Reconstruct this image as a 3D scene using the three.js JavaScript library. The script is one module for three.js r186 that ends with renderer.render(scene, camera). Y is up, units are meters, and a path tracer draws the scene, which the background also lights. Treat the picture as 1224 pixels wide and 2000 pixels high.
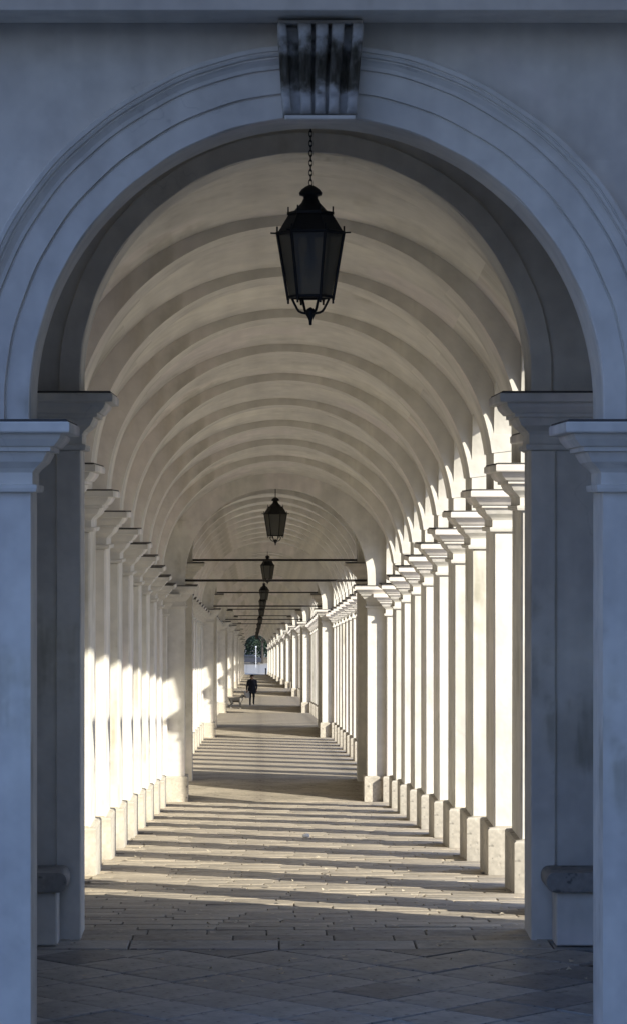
import * as THREE from 'three';
import { mergeGeometries, mergeVertices, toCreasedNormals } from 'three/addons/utils/BufferGeometryUtils.js';
import { MarchingCubes } from 'three/addons/objects/MarchingCubes.js';

// ───────────────────────── camera, sky, sun, exposure ─────────────────────────
const scene = new THREE.Scene();
const CAM = new THREE.Vector3(-0.35, 3.48, 0);
const camera = new THREE.PerspectiveCamera(20.61, 1224 / 2000, 0.1, 6000);
camera.position.copy(CAM);
camera.lookAt(CAM.x, CAM.y, -100);
camera.setViewOffset(1224, 2000, 107, 0, 1224, 2000);      // rising/shift lens: principal point left of the middle

const renderer = new THREE.WebGLRenderer({ antialias: true });
renderer.toneMapping = THREE.LinearToneMapping;
renderer.toneMappingExposure = 2.75;
renderer.shadowMap.enabled = true;

const SUN = new THREE.Vector3(1, 0.66, 0.93).normalize();  // from the right, from behind the camera, about 26 degrees up
{
  const SKY = 0.86, W = 1024, H = 512, data = new Float32Array(W * H * 4);
  const sm = (a, b, x) => { const t = Math.min(1, Math.max(0, (x - a) / (b - a))); return t * t * (3 - 2 * t); };
  for (let j = 0; j < H; j++) for (let i = 0; i < W; i++) {
    const el = ((j + 0.5) / H - 0.5) * Math.PI, az = ((i + 0.5) / W - 0.5) * 2 * Math.PI;
    const d = [Math.cos(el) * Math.cos(az), Math.sin(el), Math.cos(el) * Math.sin(az)];
    const c = d[0] * SUN.x + d[1] * SUN.y + d[2] * SUN.z;
    const h = Math.pow(1 - Math.max(0, d[1]), 7);            // haze towards the horizon
    const glow = 0.5 * Math.pow(Math.max(0, c), 12) + 0.25 * Math.pow(Math.max(0, c), 3);
    let r = 0.082 + 0.52 * h + glow * 0.55, g = 0.178 + 0.53 * h + glow * 0.52, b = 0.45 + 0.42 * h + glow * 0.45;
    r *= SKY; g *= SKY; b *= SKY;
    if (d[1] < 0) { const t = sm(0, -0.06, d[1]); r += (0.16 - r) * t; g += (0.15 - g) * t; b += (0.12 - b) * t; }
    data.set([r, g, b, 1], (j * W + i) * 4);
  }
  const sky = new THREE.DataTexture(data, W, H, THREE.RGBAFormat, THREE.FloatType);
  sky.mapping = THREE.EquirectangularReflectionMapping;
  sky.magFilter = THREE.LinearFilter; sky.minFilter = THREE.LinearFilter; sky.needsUpdate = true;
  scene.background = sky; scene.environment = sky;
}
const sun = new THREE.DirectionalLight(new THREE.Color(1.0, 0.955, 0.83), 2.55);
sun.position.set(0, 0, -60).addScaledVector(SUN, 150);
sun.target.position.set(0, -1, -60);
sun.castShadow = true; sun.shadow.mapSize.set(4096, 4096); sun.shadow.radius = 1.5;
Object.assign(sun.shadow.camera, { left: -90, right: 90, top: 90, bottom: -90, near: 1, far: 500 });
scene.add(sun, sun.target);

// ───────────────────────── helpers ─────────────────────────
let seed = 7;
const rnd = () => { seed = (seed * 1664525 + 1013904223) % 4294967296; return seed / 4294967296; };
const rr = (a, b) => a + (b - a) * rnd();
const taken = {};
const numbered = n => { const k = taken[n] = (taken[n] ?? -1) + 1; return k ? `${n}_${String(k).padStart(3, '0')}` : n; };

function uvMetres(g, s = 1) {                                // box-projected uv, in metres
  if (g.index) g = g.toNonIndexed();
  const p = g.attributes.position, uv = new Float32Array(p.count * 2);
  const a = new THREE.Vector3(), b = new THREE.Vector3(), c = new THREE.Vector3(), n = new THREE.Vector3();
  for (let i = 0; i < p.count; i += 3) {
    a.fromBufferAttribute(p, i); b.fromBufferAttribute(p, i + 1); c.fromBufferAttribute(p, i + 2);
    n.copy(b).sub(a).cross(c.clone().sub(a));
    const x = Math.abs(n.x), y = Math.abs(n.y), z = Math.abs(n.z);
    [a, b, c].forEach((v, k) => {
      const [u, w] = y >= x && y >= z ? [v.x, v.z] : x >= z ? [v.z, v.y] : [v.x, v.y];
      uv[(i + k) * 2] = u * s; uv[(i + k) * 2 + 1] = w * s;
    });
  }
  g.setAttribute('uv', new THREE.BufferAttribute(uv, 2));
  return g;
}
function mesh(name, geo, mat, parent) {
  const m = new THREE.Mesh(geo, mat); m.name = name; m.castShadow = m.receiveShadow = true;
  if (parent) parent.add(m); return m;
}
function part(name, geo, mat, parent, pos, label) {
  const m = mesh(name, geo, mat, parent); if (pos) m.position.set(...pos); if (label) m.userData.label = label; return m;
}
function group(name, parent, pos) { const g = new THREE.Group(); g.name = name; if (pos) g.position.set(...pos); parent.add(g); return g; }
function thing(name, label, category, pos = [0, 0, 0], grp) {
  const g = group(numbered(name), scene, pos); g.userData = { label, category }; if (grp) g.userData.group = grp; return g;
}
function struct(name, geo, mat, label, category) {
  const m = mesh(numbered(name), geo, mat, scene); m.userData = { kind: 'structure', label, category }; return m;
}
const box = (x0, x1, y0, y1, z0, z1) => uvMetres(new THREE.BoxGeometry(Math.abs(x1 - x0), Math.abs(y1 - y0), Math.abs(z1 - z0)).translate((x0 + x1) / 2, (y0 + y1) / 2, (z0 + z1) / 2));
// box with small chamfers on every edge
function cbox(x0, x1, y0, y1, z0, z1, c = 0.012) {
  const sx = Math.abs(x1 - x0), sy = Math.abs(y1 - y0), sz = Math.abs(z1 - z0);
  const s = new THREE.Shape(); const w = sx / 2 - c, h = sy / 2 - c;
  s.moveTo(-w, -h); s.lineTo(w, -h); s.lineTo(w, h); s.lineTo(-w, h); s.closePath();
  const g = new THREE.ExtrudeGeometry(s, { depth: sz - 2 * c, bevelEnabled: true, bevelSize: c, bevelThickness: c, bevelSegments: 1, steps: 1 });
  g.translate((x0 + x1) / 2, (y0 + y1) / 2, Math.min(z0, z1) + c);
  return uvMetres(g);
}
// stack of rectangular mouldings with mitred corners; profile = [outset, y] from the bottom up
function mould(profile, hx, hz) {
  const v = [], q = (a, b, c, d) => v.push(...a, ...b, ...c, ...a, ...c, ...d);
  const ring = ([o, y]) => [[-hx - o, y, hz + o], [hx + o, y, hz + o], [hx + o, y, -hz - o], [-hx - o, y, -hz - o]];
  for (let i = 0; i + 1 < profile.length; i++) {
    const a = ring(profile[i]), b = ring(profile[i + 1]);
    for (let k = 0; k < 4; k++) { const l = (k + 1) % 4; q(a[k], a[l], b[l], b[k]); }
  }
  const t = ring(profile[profile.length - 1]), b = ring(profile[0]);
  q(t[0], t[1], t[2], t[3]); q(b[3], b[2], b[1], b[0]);
  const g = new THREE.BufferGeometry(); g.setAttribute('position', new THREE.BufferAttribute(new Float32Array(v), 3));
  uvMetres(g); g.computeVertexNormals(); return g;
}
const smooth = (g, a = 0.5) => uvMetres(toCreasedNormals(g, a));
// wall with an arched opening reaching down to y0; shape in x,y, thickness along z from zf back
function archWall(w, y0, y1, R, yc, thick, zFront, seg = 64) {
  const s = new THREE.Shape();
  s.moveTo(-w, y0); s.lineTo(-R, y0); s.lineTo(-R, yc);
  for (let i = 1; i < seg; i++) { const t = Math.PI - Math.PI * i / seg; s.lineTo(R * Math.cos(t), yc + R * Math.sin(t)); }
  s.lineTo(R, yc); s.lineTo(R, y0); s.lineTo(w, y0); s.lineTo(w, y1); s.lineTo(-w, y1); s.closePath();
  return smooth(new THREE.ExtrudeGeometry(s, { depth: thick, bevelEnabled: false, curveSegments: 1 }).translate(0, 0, zFront - thick));
}
// half-ring shell (barrel vault piece) with legs; along z from z0 (near) to z1 (far)
function shell(R, t, yc, leg, z0, z1, seg = 56, wide = 1) {
  const s = new THREE.Shape(); s.moveTo(-R - t, yc - leg); s.lineTo(-R, yc - leg);
  for (let i = 0; i <= seg; i++) { const a = Math.PI - Math.PI * i / seg; s.lineTo(R * Math.cos(a), yc + R * Math.sin(a)); }
  s.lineTo(R, yc - leg); s.lineTo(R + t, yc - leg);
  for (let i = 0; i <= seg; i++) { const a = Math.PI * i / seg; s.lineTo((R + t) * Math.cos(a), yc + (R + t) * Math.sin(a)); }
  s.closePath();
  return smooth(new THREE.ExtrudeGeometry(s, { depth: z0 - z1, bevelEnabled: false }).scale(wide, 1, 1).translate(0, 0, z1));
}
// the same without legs: an arc that starts at angles tl, tr above the springing
function arcShell(R, t, yc, [tl, tr], z0, z1, wide, seg = 52) {
  const s = new THREE.Shape(), at = (r, i) => { const a = Math.PI - tl - (Math.PI - tl - tr) * i / seg; return [r * Math.cos(a) * wide, yc + r * Math.sin(a)]; };
  for (let i = 0; i <= seg; i++) { const p = at(R, i); i ? s.lineTo(...p) : s.moveTo(...p); }
  for (let i = seg; i >= 0; i--) s.lineTo(...at(R + t, i));
  s.closePath();
  return smooth(new THREE.ExtrudeGeometry(s, { depth: z0 - z1, bevelEnabled: false }).translate(0, 0, z1));
}
// profile [radius, proud] swept round an arch, with straight legs below the springing; proud is towards +z
function sweepArch(profile, yc, leg, zFace, seg = 72) {
  const v = [], st = [];
  st.push([1, 0, -leg]);
  for (let i = 0; i <= seg; i++) { const a = Math.PI * i / seg; st.push([Math.cos(a), Math.sin(a), 0]); }
  st.push([-1, 0, -leg]);
  const P = (s, [r, p]) => { const a = Math.atan2(s[1], s[0]), w = 0.0022 * Math.sin(a * 11 + r * 3) + 0.0016 * Math.sin(a * 29 + 1 + r * 9), q = r + w; return [q * s[0], yc + q * s[1] + s[2], zFace + p + w * 0.6]; };
  for (let i = 0; i + 1 < st.length; i++) for (let k = 0; k + 1 < profile.length; k++) {
    const a = P(st[i], profile[k]), b = P(st[i + 1], profile[k]), c = P(st[i + 1], profile[k + 1]), d = P(st[i], profile[k + 1]);
    v.push(...a, ...d, ...c, ...a, ...c, ...b);
  }
  const g = new THREE.BufferGeometry(); g.setAttribute('position', new THREE.BufferAttribute(new Float32Array(v), 3));
  g.computeVertexNormals(); return smooth(g, 0.35);
}
// ───────────────────────── procedural materials ─────────────────────────
function noiseGrid(n, s) { const a = new Float32Array(n * n); let q = s >>> 0; for (let i = 0; i < a.length; i++) { q = (Math.imul(q, 1664525) + 1013904223) >>> 0; a[i] = q / 4294967296; } return a; }
const grids = {};
function vnoise(u, v, n, s) {                                // tileable value noise, n cells across
  const key = n + '_' + s, g = grids[key] ??= noiseGrid(n, s * 7919 + n * 31 + 17);
  u = (u % 1 + 1) % 1 * n; v = (v % 1 + 1) % 1 * n;
  const i = Math.floor(u), j = Math.floor(v); let x = u - i, y = v - j; x = x * x * (3 - 2 * x); y = y * y * (3 - 2 * y);
  const i0 = i % n, i1 = (i + 1) % n, j0 = (j % n) * n, j1 = ((j + 1) % n) * n;
  return (g[i0 + j0] * (1 - x) + g[i1 + j0] * x) * (1 - y) + (g[i0 + j1] * (1 - x) + g[i1 + j1] * x) * y;
}
const fbm = (u, v, n, s, o = 4) => { let t = 0, w = 0.5, k = 0; for (let i = 0; i < o; i++) { t += w * vnoise(u, v, n << i, s + i); k += w; w *= 0.55; } return t / k; };
function tex(size, metres, fn, srgb) {
  const d = new Uint8Array(size * size * 4);
  for (let j = 0; j < size; j++) for (let i = 0; i < size; i++) {
    const c = fn((i + 0.5) / size, (j + 0.5) / size), o = (j * size + i) * 4;
    for (let k = 0; k < 3; k++) d[o + k] = Math.max(0, Math.min(255, 255 * (Array.isArray(c) ? c[k] : c)));
    d[o + 3] = 255;
  }
  const t = new THREE.DataTexture(d, size, size, THREE.RGBAFormat); t.wrapS = t.wrapT = THREE.RepeatWrapping;
  t.magFilter = THREE.LinearFilter; t.minFilter = THREE.LinearMipmapLinearFilter; t.generateMipmaps = true;
  t.repeat.set(1 / metres, 1 / metres); if (srgb) t.colorSpace = THREE.SRGBColorSpace; t.needsUpdate = true; return t;
}
const st = (a, b, x) => { const t = Math.min(1, Math.max(0, (x - a) / (b - a))); return t * t * (3 - 2 * t); };
// painted lime plaster: brushed mottling, faint runs, a few patches where the coat has worn or been touched up
const plasterMap = (s, dirt, size = 5.3) => tex(768, size, (u, v) => {
  const cr = st(0.0035, 0.001, Math.abs(fbm(u, v, 6, s + 77, 5) - 0.5)) * st(0.64, 0.72, fbm(u, v, 5, s + 88, 2)); const m = fbm(u, v, 5, s, 5), f = fbm(u, v, 48, s + 9, 3), run = fbm(u, v * 0.1, 40, s + 20, 3);
  const worn = st(0.60, 0.72, fbm(u, v, 4, s + 31, 5)), drip = st(0.45, 0.75, fbm(u, v * 0.12, 64, s + 51, 3)), grime = st(0.56, 0.74, fbm(u, v, 7, s + 43, 6)) * (0.35 + 0.65 * drip) * dirt;
  let k = 0.92 + 0.20 * (m - 0.5) + 0.08 * (f - 0.5) + 0.09 * (run - 0.5) + 0.04 * worn - 0.17 * grime - (dirt === 1 ? 0.05 * cr : 0);
  return [k, k * (1 - 0.012 * worn - 0.01 * grime), k * (1 - 0.03 * (m - 0.5) - 0.05 * grime)];
}, true);
const plasterBump = tex(768, 5.3, (u, v) => 0.5 + 0.55 * (fbm(u, v, 14, 60, 5) - 0.5) + 0.25 * (fbm(u, v, 90, 71, 2) - 0.5), false);
const pm1 = plasterMap(3, 1), pm2 = plasterMap(105, 0.6), pm3 = plasterMap(57, 0.5, 7.3);
const std = (o) => new THREE.MeshStandardMaterial(o);
const lin = (r, g, b) => new THREE.Color().setRGB(r, g, b);
const PLASTER = lin(0.86, 0.82, 0.735);                       // one limewash on every wall, pier and vault
const M = {
  facade: std({ color: PLASTER, map: pm1, bumpMap: plasterBump, bumpScale: 0.012, roughness: 0.93 }),
  inner: std({ color: PLASTER, map: pm2, bumpMap: plasterBump, bumpScale: 0.012, roughness: 0.92 }),
  vault: std({ color: PLASTER, map: pm3, bumpMap: plasterBump, bumpScale: 0.014, roughness: 0.94 }),
  trim: std({ color: PLASTER, map: pm1, bumpMap: plasterBump, bumpScale: 0.008, roughness: 0.85 }),
  pier: std({ color: PLASTER, map: pm2, bumpMap: plasterBump, bumpScale: 0.012, roughness: 0.92 }),
  darkTop: std({ color: lin(0.075, 0.07, 0.065), roughness: 0.8 }),  // dark tone of the slabs added on the impost tops
  iron: std({ color: lin(0.022, 0.023, 0.026), roughness: 0.55, metalness: 0.6 }),
  rod: std({ color: lin(0.035, 0.03, 0.028), roughness: 0.7, metalness: 0.4 }),
  roof: std({ color: lin(0.30, 0.13, 0.08), roughness: 0.9 }),
};
M.piers = [[1, 1, 1], [0.97, 0.97, 0.95], [1.03, 1.02, 1.02]].map(k => { const m = M.pier.clone(); m.map = k[0] === 1 ? pm2 : k[0] > 1 ? pm3 : pm1; m.color = lin(0.86 * k[0], 0.82 * k[1], 0.735 * k[2]); return m; });
const stoneGrain = (s) => tex(512, 1.9, (u, v) => {
  const a = fbm(u, v, 6, s, 5), f = fbm(u, v, 60, s + 5, 2), pit = st(0.70, 0.8, fbm(u, v, 26, s + 11, 3));
  const k = 0.82 + 0.3 * (a - 0.5) + 0.12 * (f - 0.5) - 0.22 * pit; return [k, k * 0.985, k * 0.96];
}, true);
const stoneBump = tex(512, 1.9, (u, v) => 0.5 + 0.6 * (fbm(u, v, 12, 91, 5) - 0.5) - 0.25 * st(0.66, 0.8, fbm(u, v, 26, 96, 3)), false);
const sg = stoneGrain(201);
const stone = (r, g, b, ro = 0.8) => std({ color: lin(r, g, b), map: sg, bumpMap: stoneBump, bumpScale: 0.01, roughness: ro });
const tileMats = [stone(0.58, 0.57, 0.55, 0.6), stone(0.53, 0.525, 0.51, 0.58), stone(0.62, 0.61, 0.58, 0.62), stone(0.36, 0.36, 0.36, 0.58)];
const rampMats = [stone(0.70, 0.62, 0.50), stone(0.65, 0.575, 0.465), stone(0.74, 0.66, 0.535), stone(0.60, 0.535, 0.44)];
M.bench = stone(0.46, 0.455, 0.44, 0.7);
M.joint = stone(0.16, 0.145, 0.125, 0.95);
M.plinth = stone(0.78, 0.735, 0.65, 0.8);
M.rampFar = stone(0.64, 0.57, 0.465);
// carved keystone stone: sooty, lichen-spotted, its hollow's shade partly painted into the colour
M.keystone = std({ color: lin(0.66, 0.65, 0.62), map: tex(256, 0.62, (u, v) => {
  const y = v, sootShade = st(0.28, 0.42, y + 0.25 * (fbm(u, v, 9, 301, 4) - 0.5)) * (1 - st(0.6, 0.78, y + 0.3 * (fbm(u, v, 9, 311, 4) - 0.5)));
  const g = fbm(u, v, 20, 321, 3), k = 0.86 + 0.14 * (g - 0.5), q = sootShade * (0.62 + 0.5 * (fbm(u, v * 0.3, 24, 331, 3) - 0.5));
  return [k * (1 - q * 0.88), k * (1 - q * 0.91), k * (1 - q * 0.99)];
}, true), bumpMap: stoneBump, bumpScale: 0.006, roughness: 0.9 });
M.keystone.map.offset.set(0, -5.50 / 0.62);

// ───────────────────────── layout (d = metres ahead of the camera, z = -d) ─────────────────────────
const P = 36.3, N = 11;                                       // period of a gateway + arcade, number of arcades
const DROP = [2.30, 1.70, 1.81, 1.64, 1.80, 1.95, 1.95, 1.95, 1.95, 1.95, 1.95];
const SHIFT = [0, -0.02, -0.06, -0.10, -0.12, -0.14, -0.22, -0.32, -0.42, -0.52, -0.62, -0.72];
const GD = [], GF = [];                                       // gateway distance and floor height
{ let f = 0.305; for (let n = 0; n <= N; n++) { GD.push(17 + P * n); GF.push(f); f -= DROP[n] ?? 0; } }
const RW = 0.5, PASS = 4.0;                                   // wall thickness, front face to rear wall face
const R1 = 1.725, R2 = 1.676;
function floorAt(d) {
  for (let n = N; n >= 0; n--) if (d >= GD[n]) {
    const a = GD[n] + PASS + RW; if (n === N || d <= a) return GF[n];
    return GF[n] - DROP[n] * (d - a) / (GD[n + 1] - a);
  }
  return d > 12 ? GF[0] : GF[0] + (12 - d) * 0.12;
}
const IMPOST = [[0.0, -0.42], [0.035, -0.415], [0.04, -0.395], [0.04, -0.375], [0.012, -0.37], [0.012, -0.30], [0.03, -0.275], [0.075, -0.235], [0.10, -0.185], [0.10, -0.175], [0.13, -0.172], [0.13, -0.145], [0.15, -0.142], [0.185, -0.10], [0.195, -0.075], [0.195, -0.068], [0.245, -0.064], [0.25, -0.055], [0.25, -0.008], [0.243, 0]];
const BASE = [[0.06, -0.25], [0.06, 0.455], [0.045, 0.472], [0.0, 0.48]];
const cap = (hx, hz) => mould([[0.232, 0], [0.236, 0.002], [0.236, 0.012], [0.228, 0.016]], hx, hz);  // thin slab added on each impost only to darken its top
const imp = (hx, hz, k = 1) => mould(IMPOST.map(([o, y]) => [o * k, y]), hx, hz);

// ground: one sheet that follows the hill down and on to the horizon
{
  const xs = [-2500, -900, -300, -100, -40, -15, -6, -3, 3, 6, 15, 40, 100, 300, 900, 2500];
  const ds = [-400, -150, -60, -20, -5, 0, 6, 12, 17]; for (let d = 21.5; d < 420; d += 4) ds.push(d);
  ds.push(421, 440, 470, 520, 700, 1200, 2500, 5000);
  const v = [], idx = [];
  ds.forEach(d => xs.forEach(x => { const y = d < 12 ? GF[0] + Math.min(12 - d, 80) * 0.12 : floorAt(d); v.push(x, y - (d > 416.8 ? 0.02 : 0.14), -d); }));
  for (let j = 0; j + 1 < ds.length; j++) for (let i = 0; i + 1 < xs.length; i++) { const a = j * xs.length + i, b = a + 1, c = a + xs.length, e = c + 1; idx.push(a, b, e, a, e, c); }
  const g = new THREE.BufferGeometry(); g.setAttribute('position', new THREE.BufferAttribute(new Float32Array(v), 3)); g.setIndex(idx);
  const gg = uvMetres(g); gg.computeVertexNormals();
  struct('ground', gg, std({ color: lin(0.52, 0.49, 0.43), map: sg, roughness: 0.95 }), 'pale gravelly hillside ground around the portico', 'ground');
}

{
  const v = [], idx = [], ds = [-90, -40, -10, 0, 4, 8.02, 12, 16]; ds.forEach(d => [-30, 30].forEach(x => v.push(x, GF[0] + Math.max(0, Math.min(12 - d, 80)) * 0.12 - (d > 8 ? 0.09 : 0.05), -d)));
  for (let j = 0; j + 1 < ds.length; j++) { const a = j * 2; idx.push(a, a + 1, a + 3, a, a + 3, a + 2); }
  const g = new THREE.BufferGeometry(); g.setAttribute('position', new THREE.BufferAttribute(new Float32Array(v), 3)); g.setIndex(idx); const gg = uvMetres(g); gg.computeVertexNormals();
  struct('added_road', gg, std({ color: lin(0.07, 0.07, 0.072), map: sg, roughness: 0.9 }), 'unseen dark sheet added before the keystone gateway to cut bounced light', 'added_road');  // added out of view to cut light bounced onto the arch soffit
}

// ───────────────────────── the gateway blocks ─────────────────────────
const ORD = ['first', 'second', 'third', 'fourth', 'fifth', 'sixth', 'seventh', 'eighth', 'ninth', 'tenth', 'eleventh', 'twelfth'];
function gateway(n) {
  const first = n === 0, last = n === N, f = GF[n];
  const t = thing('gateway_arch', first ? 'shaded plaster gateway with moulded arch, fluted keystone and stone cornice'
    : last ? 'last gateway at the foot of the portico, opening on the street'
      : `${ORD[n]} gateway of the portico counted from the keystone arch, plain plastered arch`, 'gateway', [SHIFT[n], f, -GD[n]]);
  if (!first) t.userData.group = 'plain gateways along the portico';
  const w = first ? 3.4 : 2.95, top = first ? 7.02 : 8.4, up = first ? 0 : 0.38;
  const wm = first ? M.facade : M.inner;
  // front wall
  const fi = 3.713 + up - (first ? 0 : 0.02), fc = fi + 0.12;
  part('front_wall', archWall(w, -0.3, top, R1, fc, RW, 0), wm, t);
  const hx = (w - R1) / 2;
  const im = imp(hx, RW / 2);
  for (const s of [-1, 1]) {
    part('impost', im, first ? M.facade : M.trim, t, [s * (R1 + hx), fi, -RW / 2]); part('dark_top', cap(hx, RW / 2), M.darkTop, t, [s * (R1 + hx), fi, -RW / 2]);
    if (!first) part('plinth', mould(BASE.map(([o, y]) => [o, y]), hx, RW / 2), M.plinth, t, [s * (R1 + hx), 0, -RW / 2]);
  }
  if (first) {
    const pr = [[1.725, -0.02], [1.727, 0.03], [1.732, 0.036], [1.862, 0.036], [1.866, 0.024], [1.874, 0.024], [1.878, 0.052], [2.006, 0.056], [2.010, 0.04], [2.019, 0.04], [2.023, 0.06], [2.045, 0.066], [2.066, 0.083], [2.078, 0.098], [2.082, 0.088], [2.090, 0.088], [2.094, 0.108], [2.108, 0.118], [2.112, 0.110], [2.118, 0.110], [2.122, 0.124], [2.146, 0.126], [2.152, 0.12], [2.154, -0.02]];
    part('arch_moulding', sweepArch(pr, fc, 0.12, 0, 110), wm, t);
    // cornice above
    const c = 6.402 - f;
    part('cornice', mould([[0.0, c + 0.03], [0.10, c + 0.028], [0.11, c + 0.012], [0.55, c + 0.01], [0.56, c], [0.60, c], [0.605, c + 0.006], [0.605, c + 0.13], [0.63, c + 0.14], [0.70, c + 0.24], [0.72, c + 0.25], [0.72, c + 0.32], [0.0, c + 0.5]], w, RW / 2), M.facade, t, [0, 0, -RW / 2]);
    // keystone: a console of five ribs
    const y0 = 5.852 - f, y1 = 6.385 - f, ks = group('keystone', t, [0.016, 0, 0]);
    const side = new THREE.SplineCurve([[y0, 0.0], [y0 + 0.002, 0.06], [y0 + 0.014, 0.125], [y0 + 0.05, 0.158], [y0 + 0.095, 0.152], [y0 + 0.122, 0.12], [y0 + 0.145, 0.095], [y0 + 0.20, 0.095], [y0 + 0.27, 0.125], [y0 + 0.33, 0.18], [y0 + 0.39, 0.24], [y0 + 0.45, 0.277], [y0 + 0.495, 0.272], [y0 + 0.522, 0.235], [y1 - 0.001, 0.16], [y1, 0.0]].map(([y, z]) => new THREE.Vector2(y, z))).getPoints(64);
    const rib = (xt0, xt1, xb0, xb1, k, round) => {           // widths at the top and at the bottom; a rounded front
      const U = [[0, 0], [0, 0.45], [0, 0.8], [0.06, 0.93], [0.18, 0.975], [0.35, 0.995], [0.5, 1], [0.65, 0.995], [0.82, 0.975], [0.94, 0.93], [1, 0.8], [1, 0.45], [1, 0]], v = [];
      const at = (p, [u, w]) => { const t2 = (p.x - y0) / (y1 - y0), a = xb0 + (xt0 - xb0) * t2, b = xb1 + (xt1 - xb1) * t2; const z = Math.min(1, Math.max(0, p.y) * 14) * 0.10 + Math.max(0, p.y) * k; return [a + (b - a) * u, p.x, w < 0.5 ? z * w * 1.4 : z - round * (1 - w) * Math.min(1, p.y * 8)]; };
      for (let i = 0; i + 1 < side.length; i++) for (let m = 0; m + 1 < U.length; m++) { const a = at(side[i], U[m]), b = at(side[i], U[m + 1]), c3 = at(side[i + 1], U[m + 1]), d = at(side[i + 1], U[m]); v.push(...a, ...b, ...c3, ...a, ...c3, ...d); }
      const g = new THREE.BufferGeometry(); g.setAttribute('position', new THREE.BufferAttribute(new Float32Array(v), 3)); g.computeVertexNormals(); const o = smooth(g, 0.8), op = o.attributes.position, ou = o.attributes.uv; for (let i = 0; i < op.count; i++) ou.setXY(i, op.getX(i), op.getY(i)); return o;
    };
    const q = 17 / 5500 * 0.985;
    const B = [[541, 558, 553, 570], [581, 607, 588, 609], [615, 640, 614, 635], [647, 672, 640, 661], [688, 709, 676, 697]];
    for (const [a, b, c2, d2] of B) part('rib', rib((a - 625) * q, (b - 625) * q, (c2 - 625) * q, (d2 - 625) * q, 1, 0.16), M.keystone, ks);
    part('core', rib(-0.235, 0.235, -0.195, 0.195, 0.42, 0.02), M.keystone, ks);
    part('abacus', cbox(-0.25, 0.25, y1 - 0.002, y1 + 0.02, 0.002, 0.27, 0.004), M.facade, ks);
    part('footing', cbox(-0.21, 0.21, y0 - 0.028, y0 - 0.003, 0.004, 0.20, 0.006), M.facade, ks);
  } else if (n < 5) {
    part('tie_rod', new THREE.CylinderGeometry(0.022, 0.022, 2 * R1 + 0.1, 8).rotateZ(Math.PI / 2), M.rod, t, [0, fi + 0.10, -RW / 2]);
    part('tie_rod', new THREE.CylinderGeometry(0.022, 0.022, 2 * R2 + 0.1, 8).rotateZ(Math.PI / 2), M.rod, t, [0, 4.053 + up + 0.06, -PASS - RW / 2]);
  }
  if (last) return;
  // passage: side walls and vault
  for (const s of [-1, 1]) part('side_wall', box(s * 2.2, s * 2.75, -0.3, 7, -RW, -PASS), wm, t);
  part('passage_vault', shell(2.195, 0.3, 4.1 + up, 0.3, -RW + 0.02, -PASS + 0.02, 48), wm, t);
  // rear wall with pilaster strips and raised arch band
  const ri = 4.053 + up, rc = ri + 0.12, hr = (2.75 - R2) / 2;
  part('rear_wall', archWall(2.75, -0.3, top - 0.02, R2, rc, RW, -PASS), wm, t);
  part('arch_band', sweepArch([[R2, -0.02], [R2 + 0.002, 0.035], [R2 + 0.008, 0.04], [R2 + 0.15, 0.04], [R2 + 0.156, 0.034], [R2 + 0.158, -0.02]], rc, 0.12, -PASS, 90), wm, t);
  const ir = imp(hr, RW / 2);
  for (const s of [-1, 1]) {
    part('impost', ir, wm, t, [s * (R2 + hr), ri, -PASS - RW / 2]); part('dark_top', cap(hr, RW / 2), M.darkTop, t, [s * (R2 + hr), ri, -PASS - RW / 2]);
    part('pilaster', cbox(s * (R2 - 0.003), s * (R2 + 0.18), -0.2, ri - 0.42, -PASS + 0.042, -PASS - 0.1, 0.008), wm, t);
  }
  part('roof', box(-w - 0.6, w + 0.6, top, top + 0.2, first ? 2.6 : 0.5, -PASS - RW), M.roof, t);  // first roof: unseen deep eave, added to darken the upper facade
  if (n === 1) {                                              // small iron hook on the wall over the second arch
    const hk = new THREE.TorusGeometry(0.04, 0.016, 8, 14, 4.6); part('wall_hook', mergeGeometries([hk, new THREE.CylinderGeometry(0.035, 0.035, 0.03, 12).rotateX(Math.PI / 2).translate(0, 0.05, -0.02)]), M.iron, t, [0.36, 6.32, 0.03]);
  }
}
for (let n = 0; n <= N; n++) gateway(n);

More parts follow.
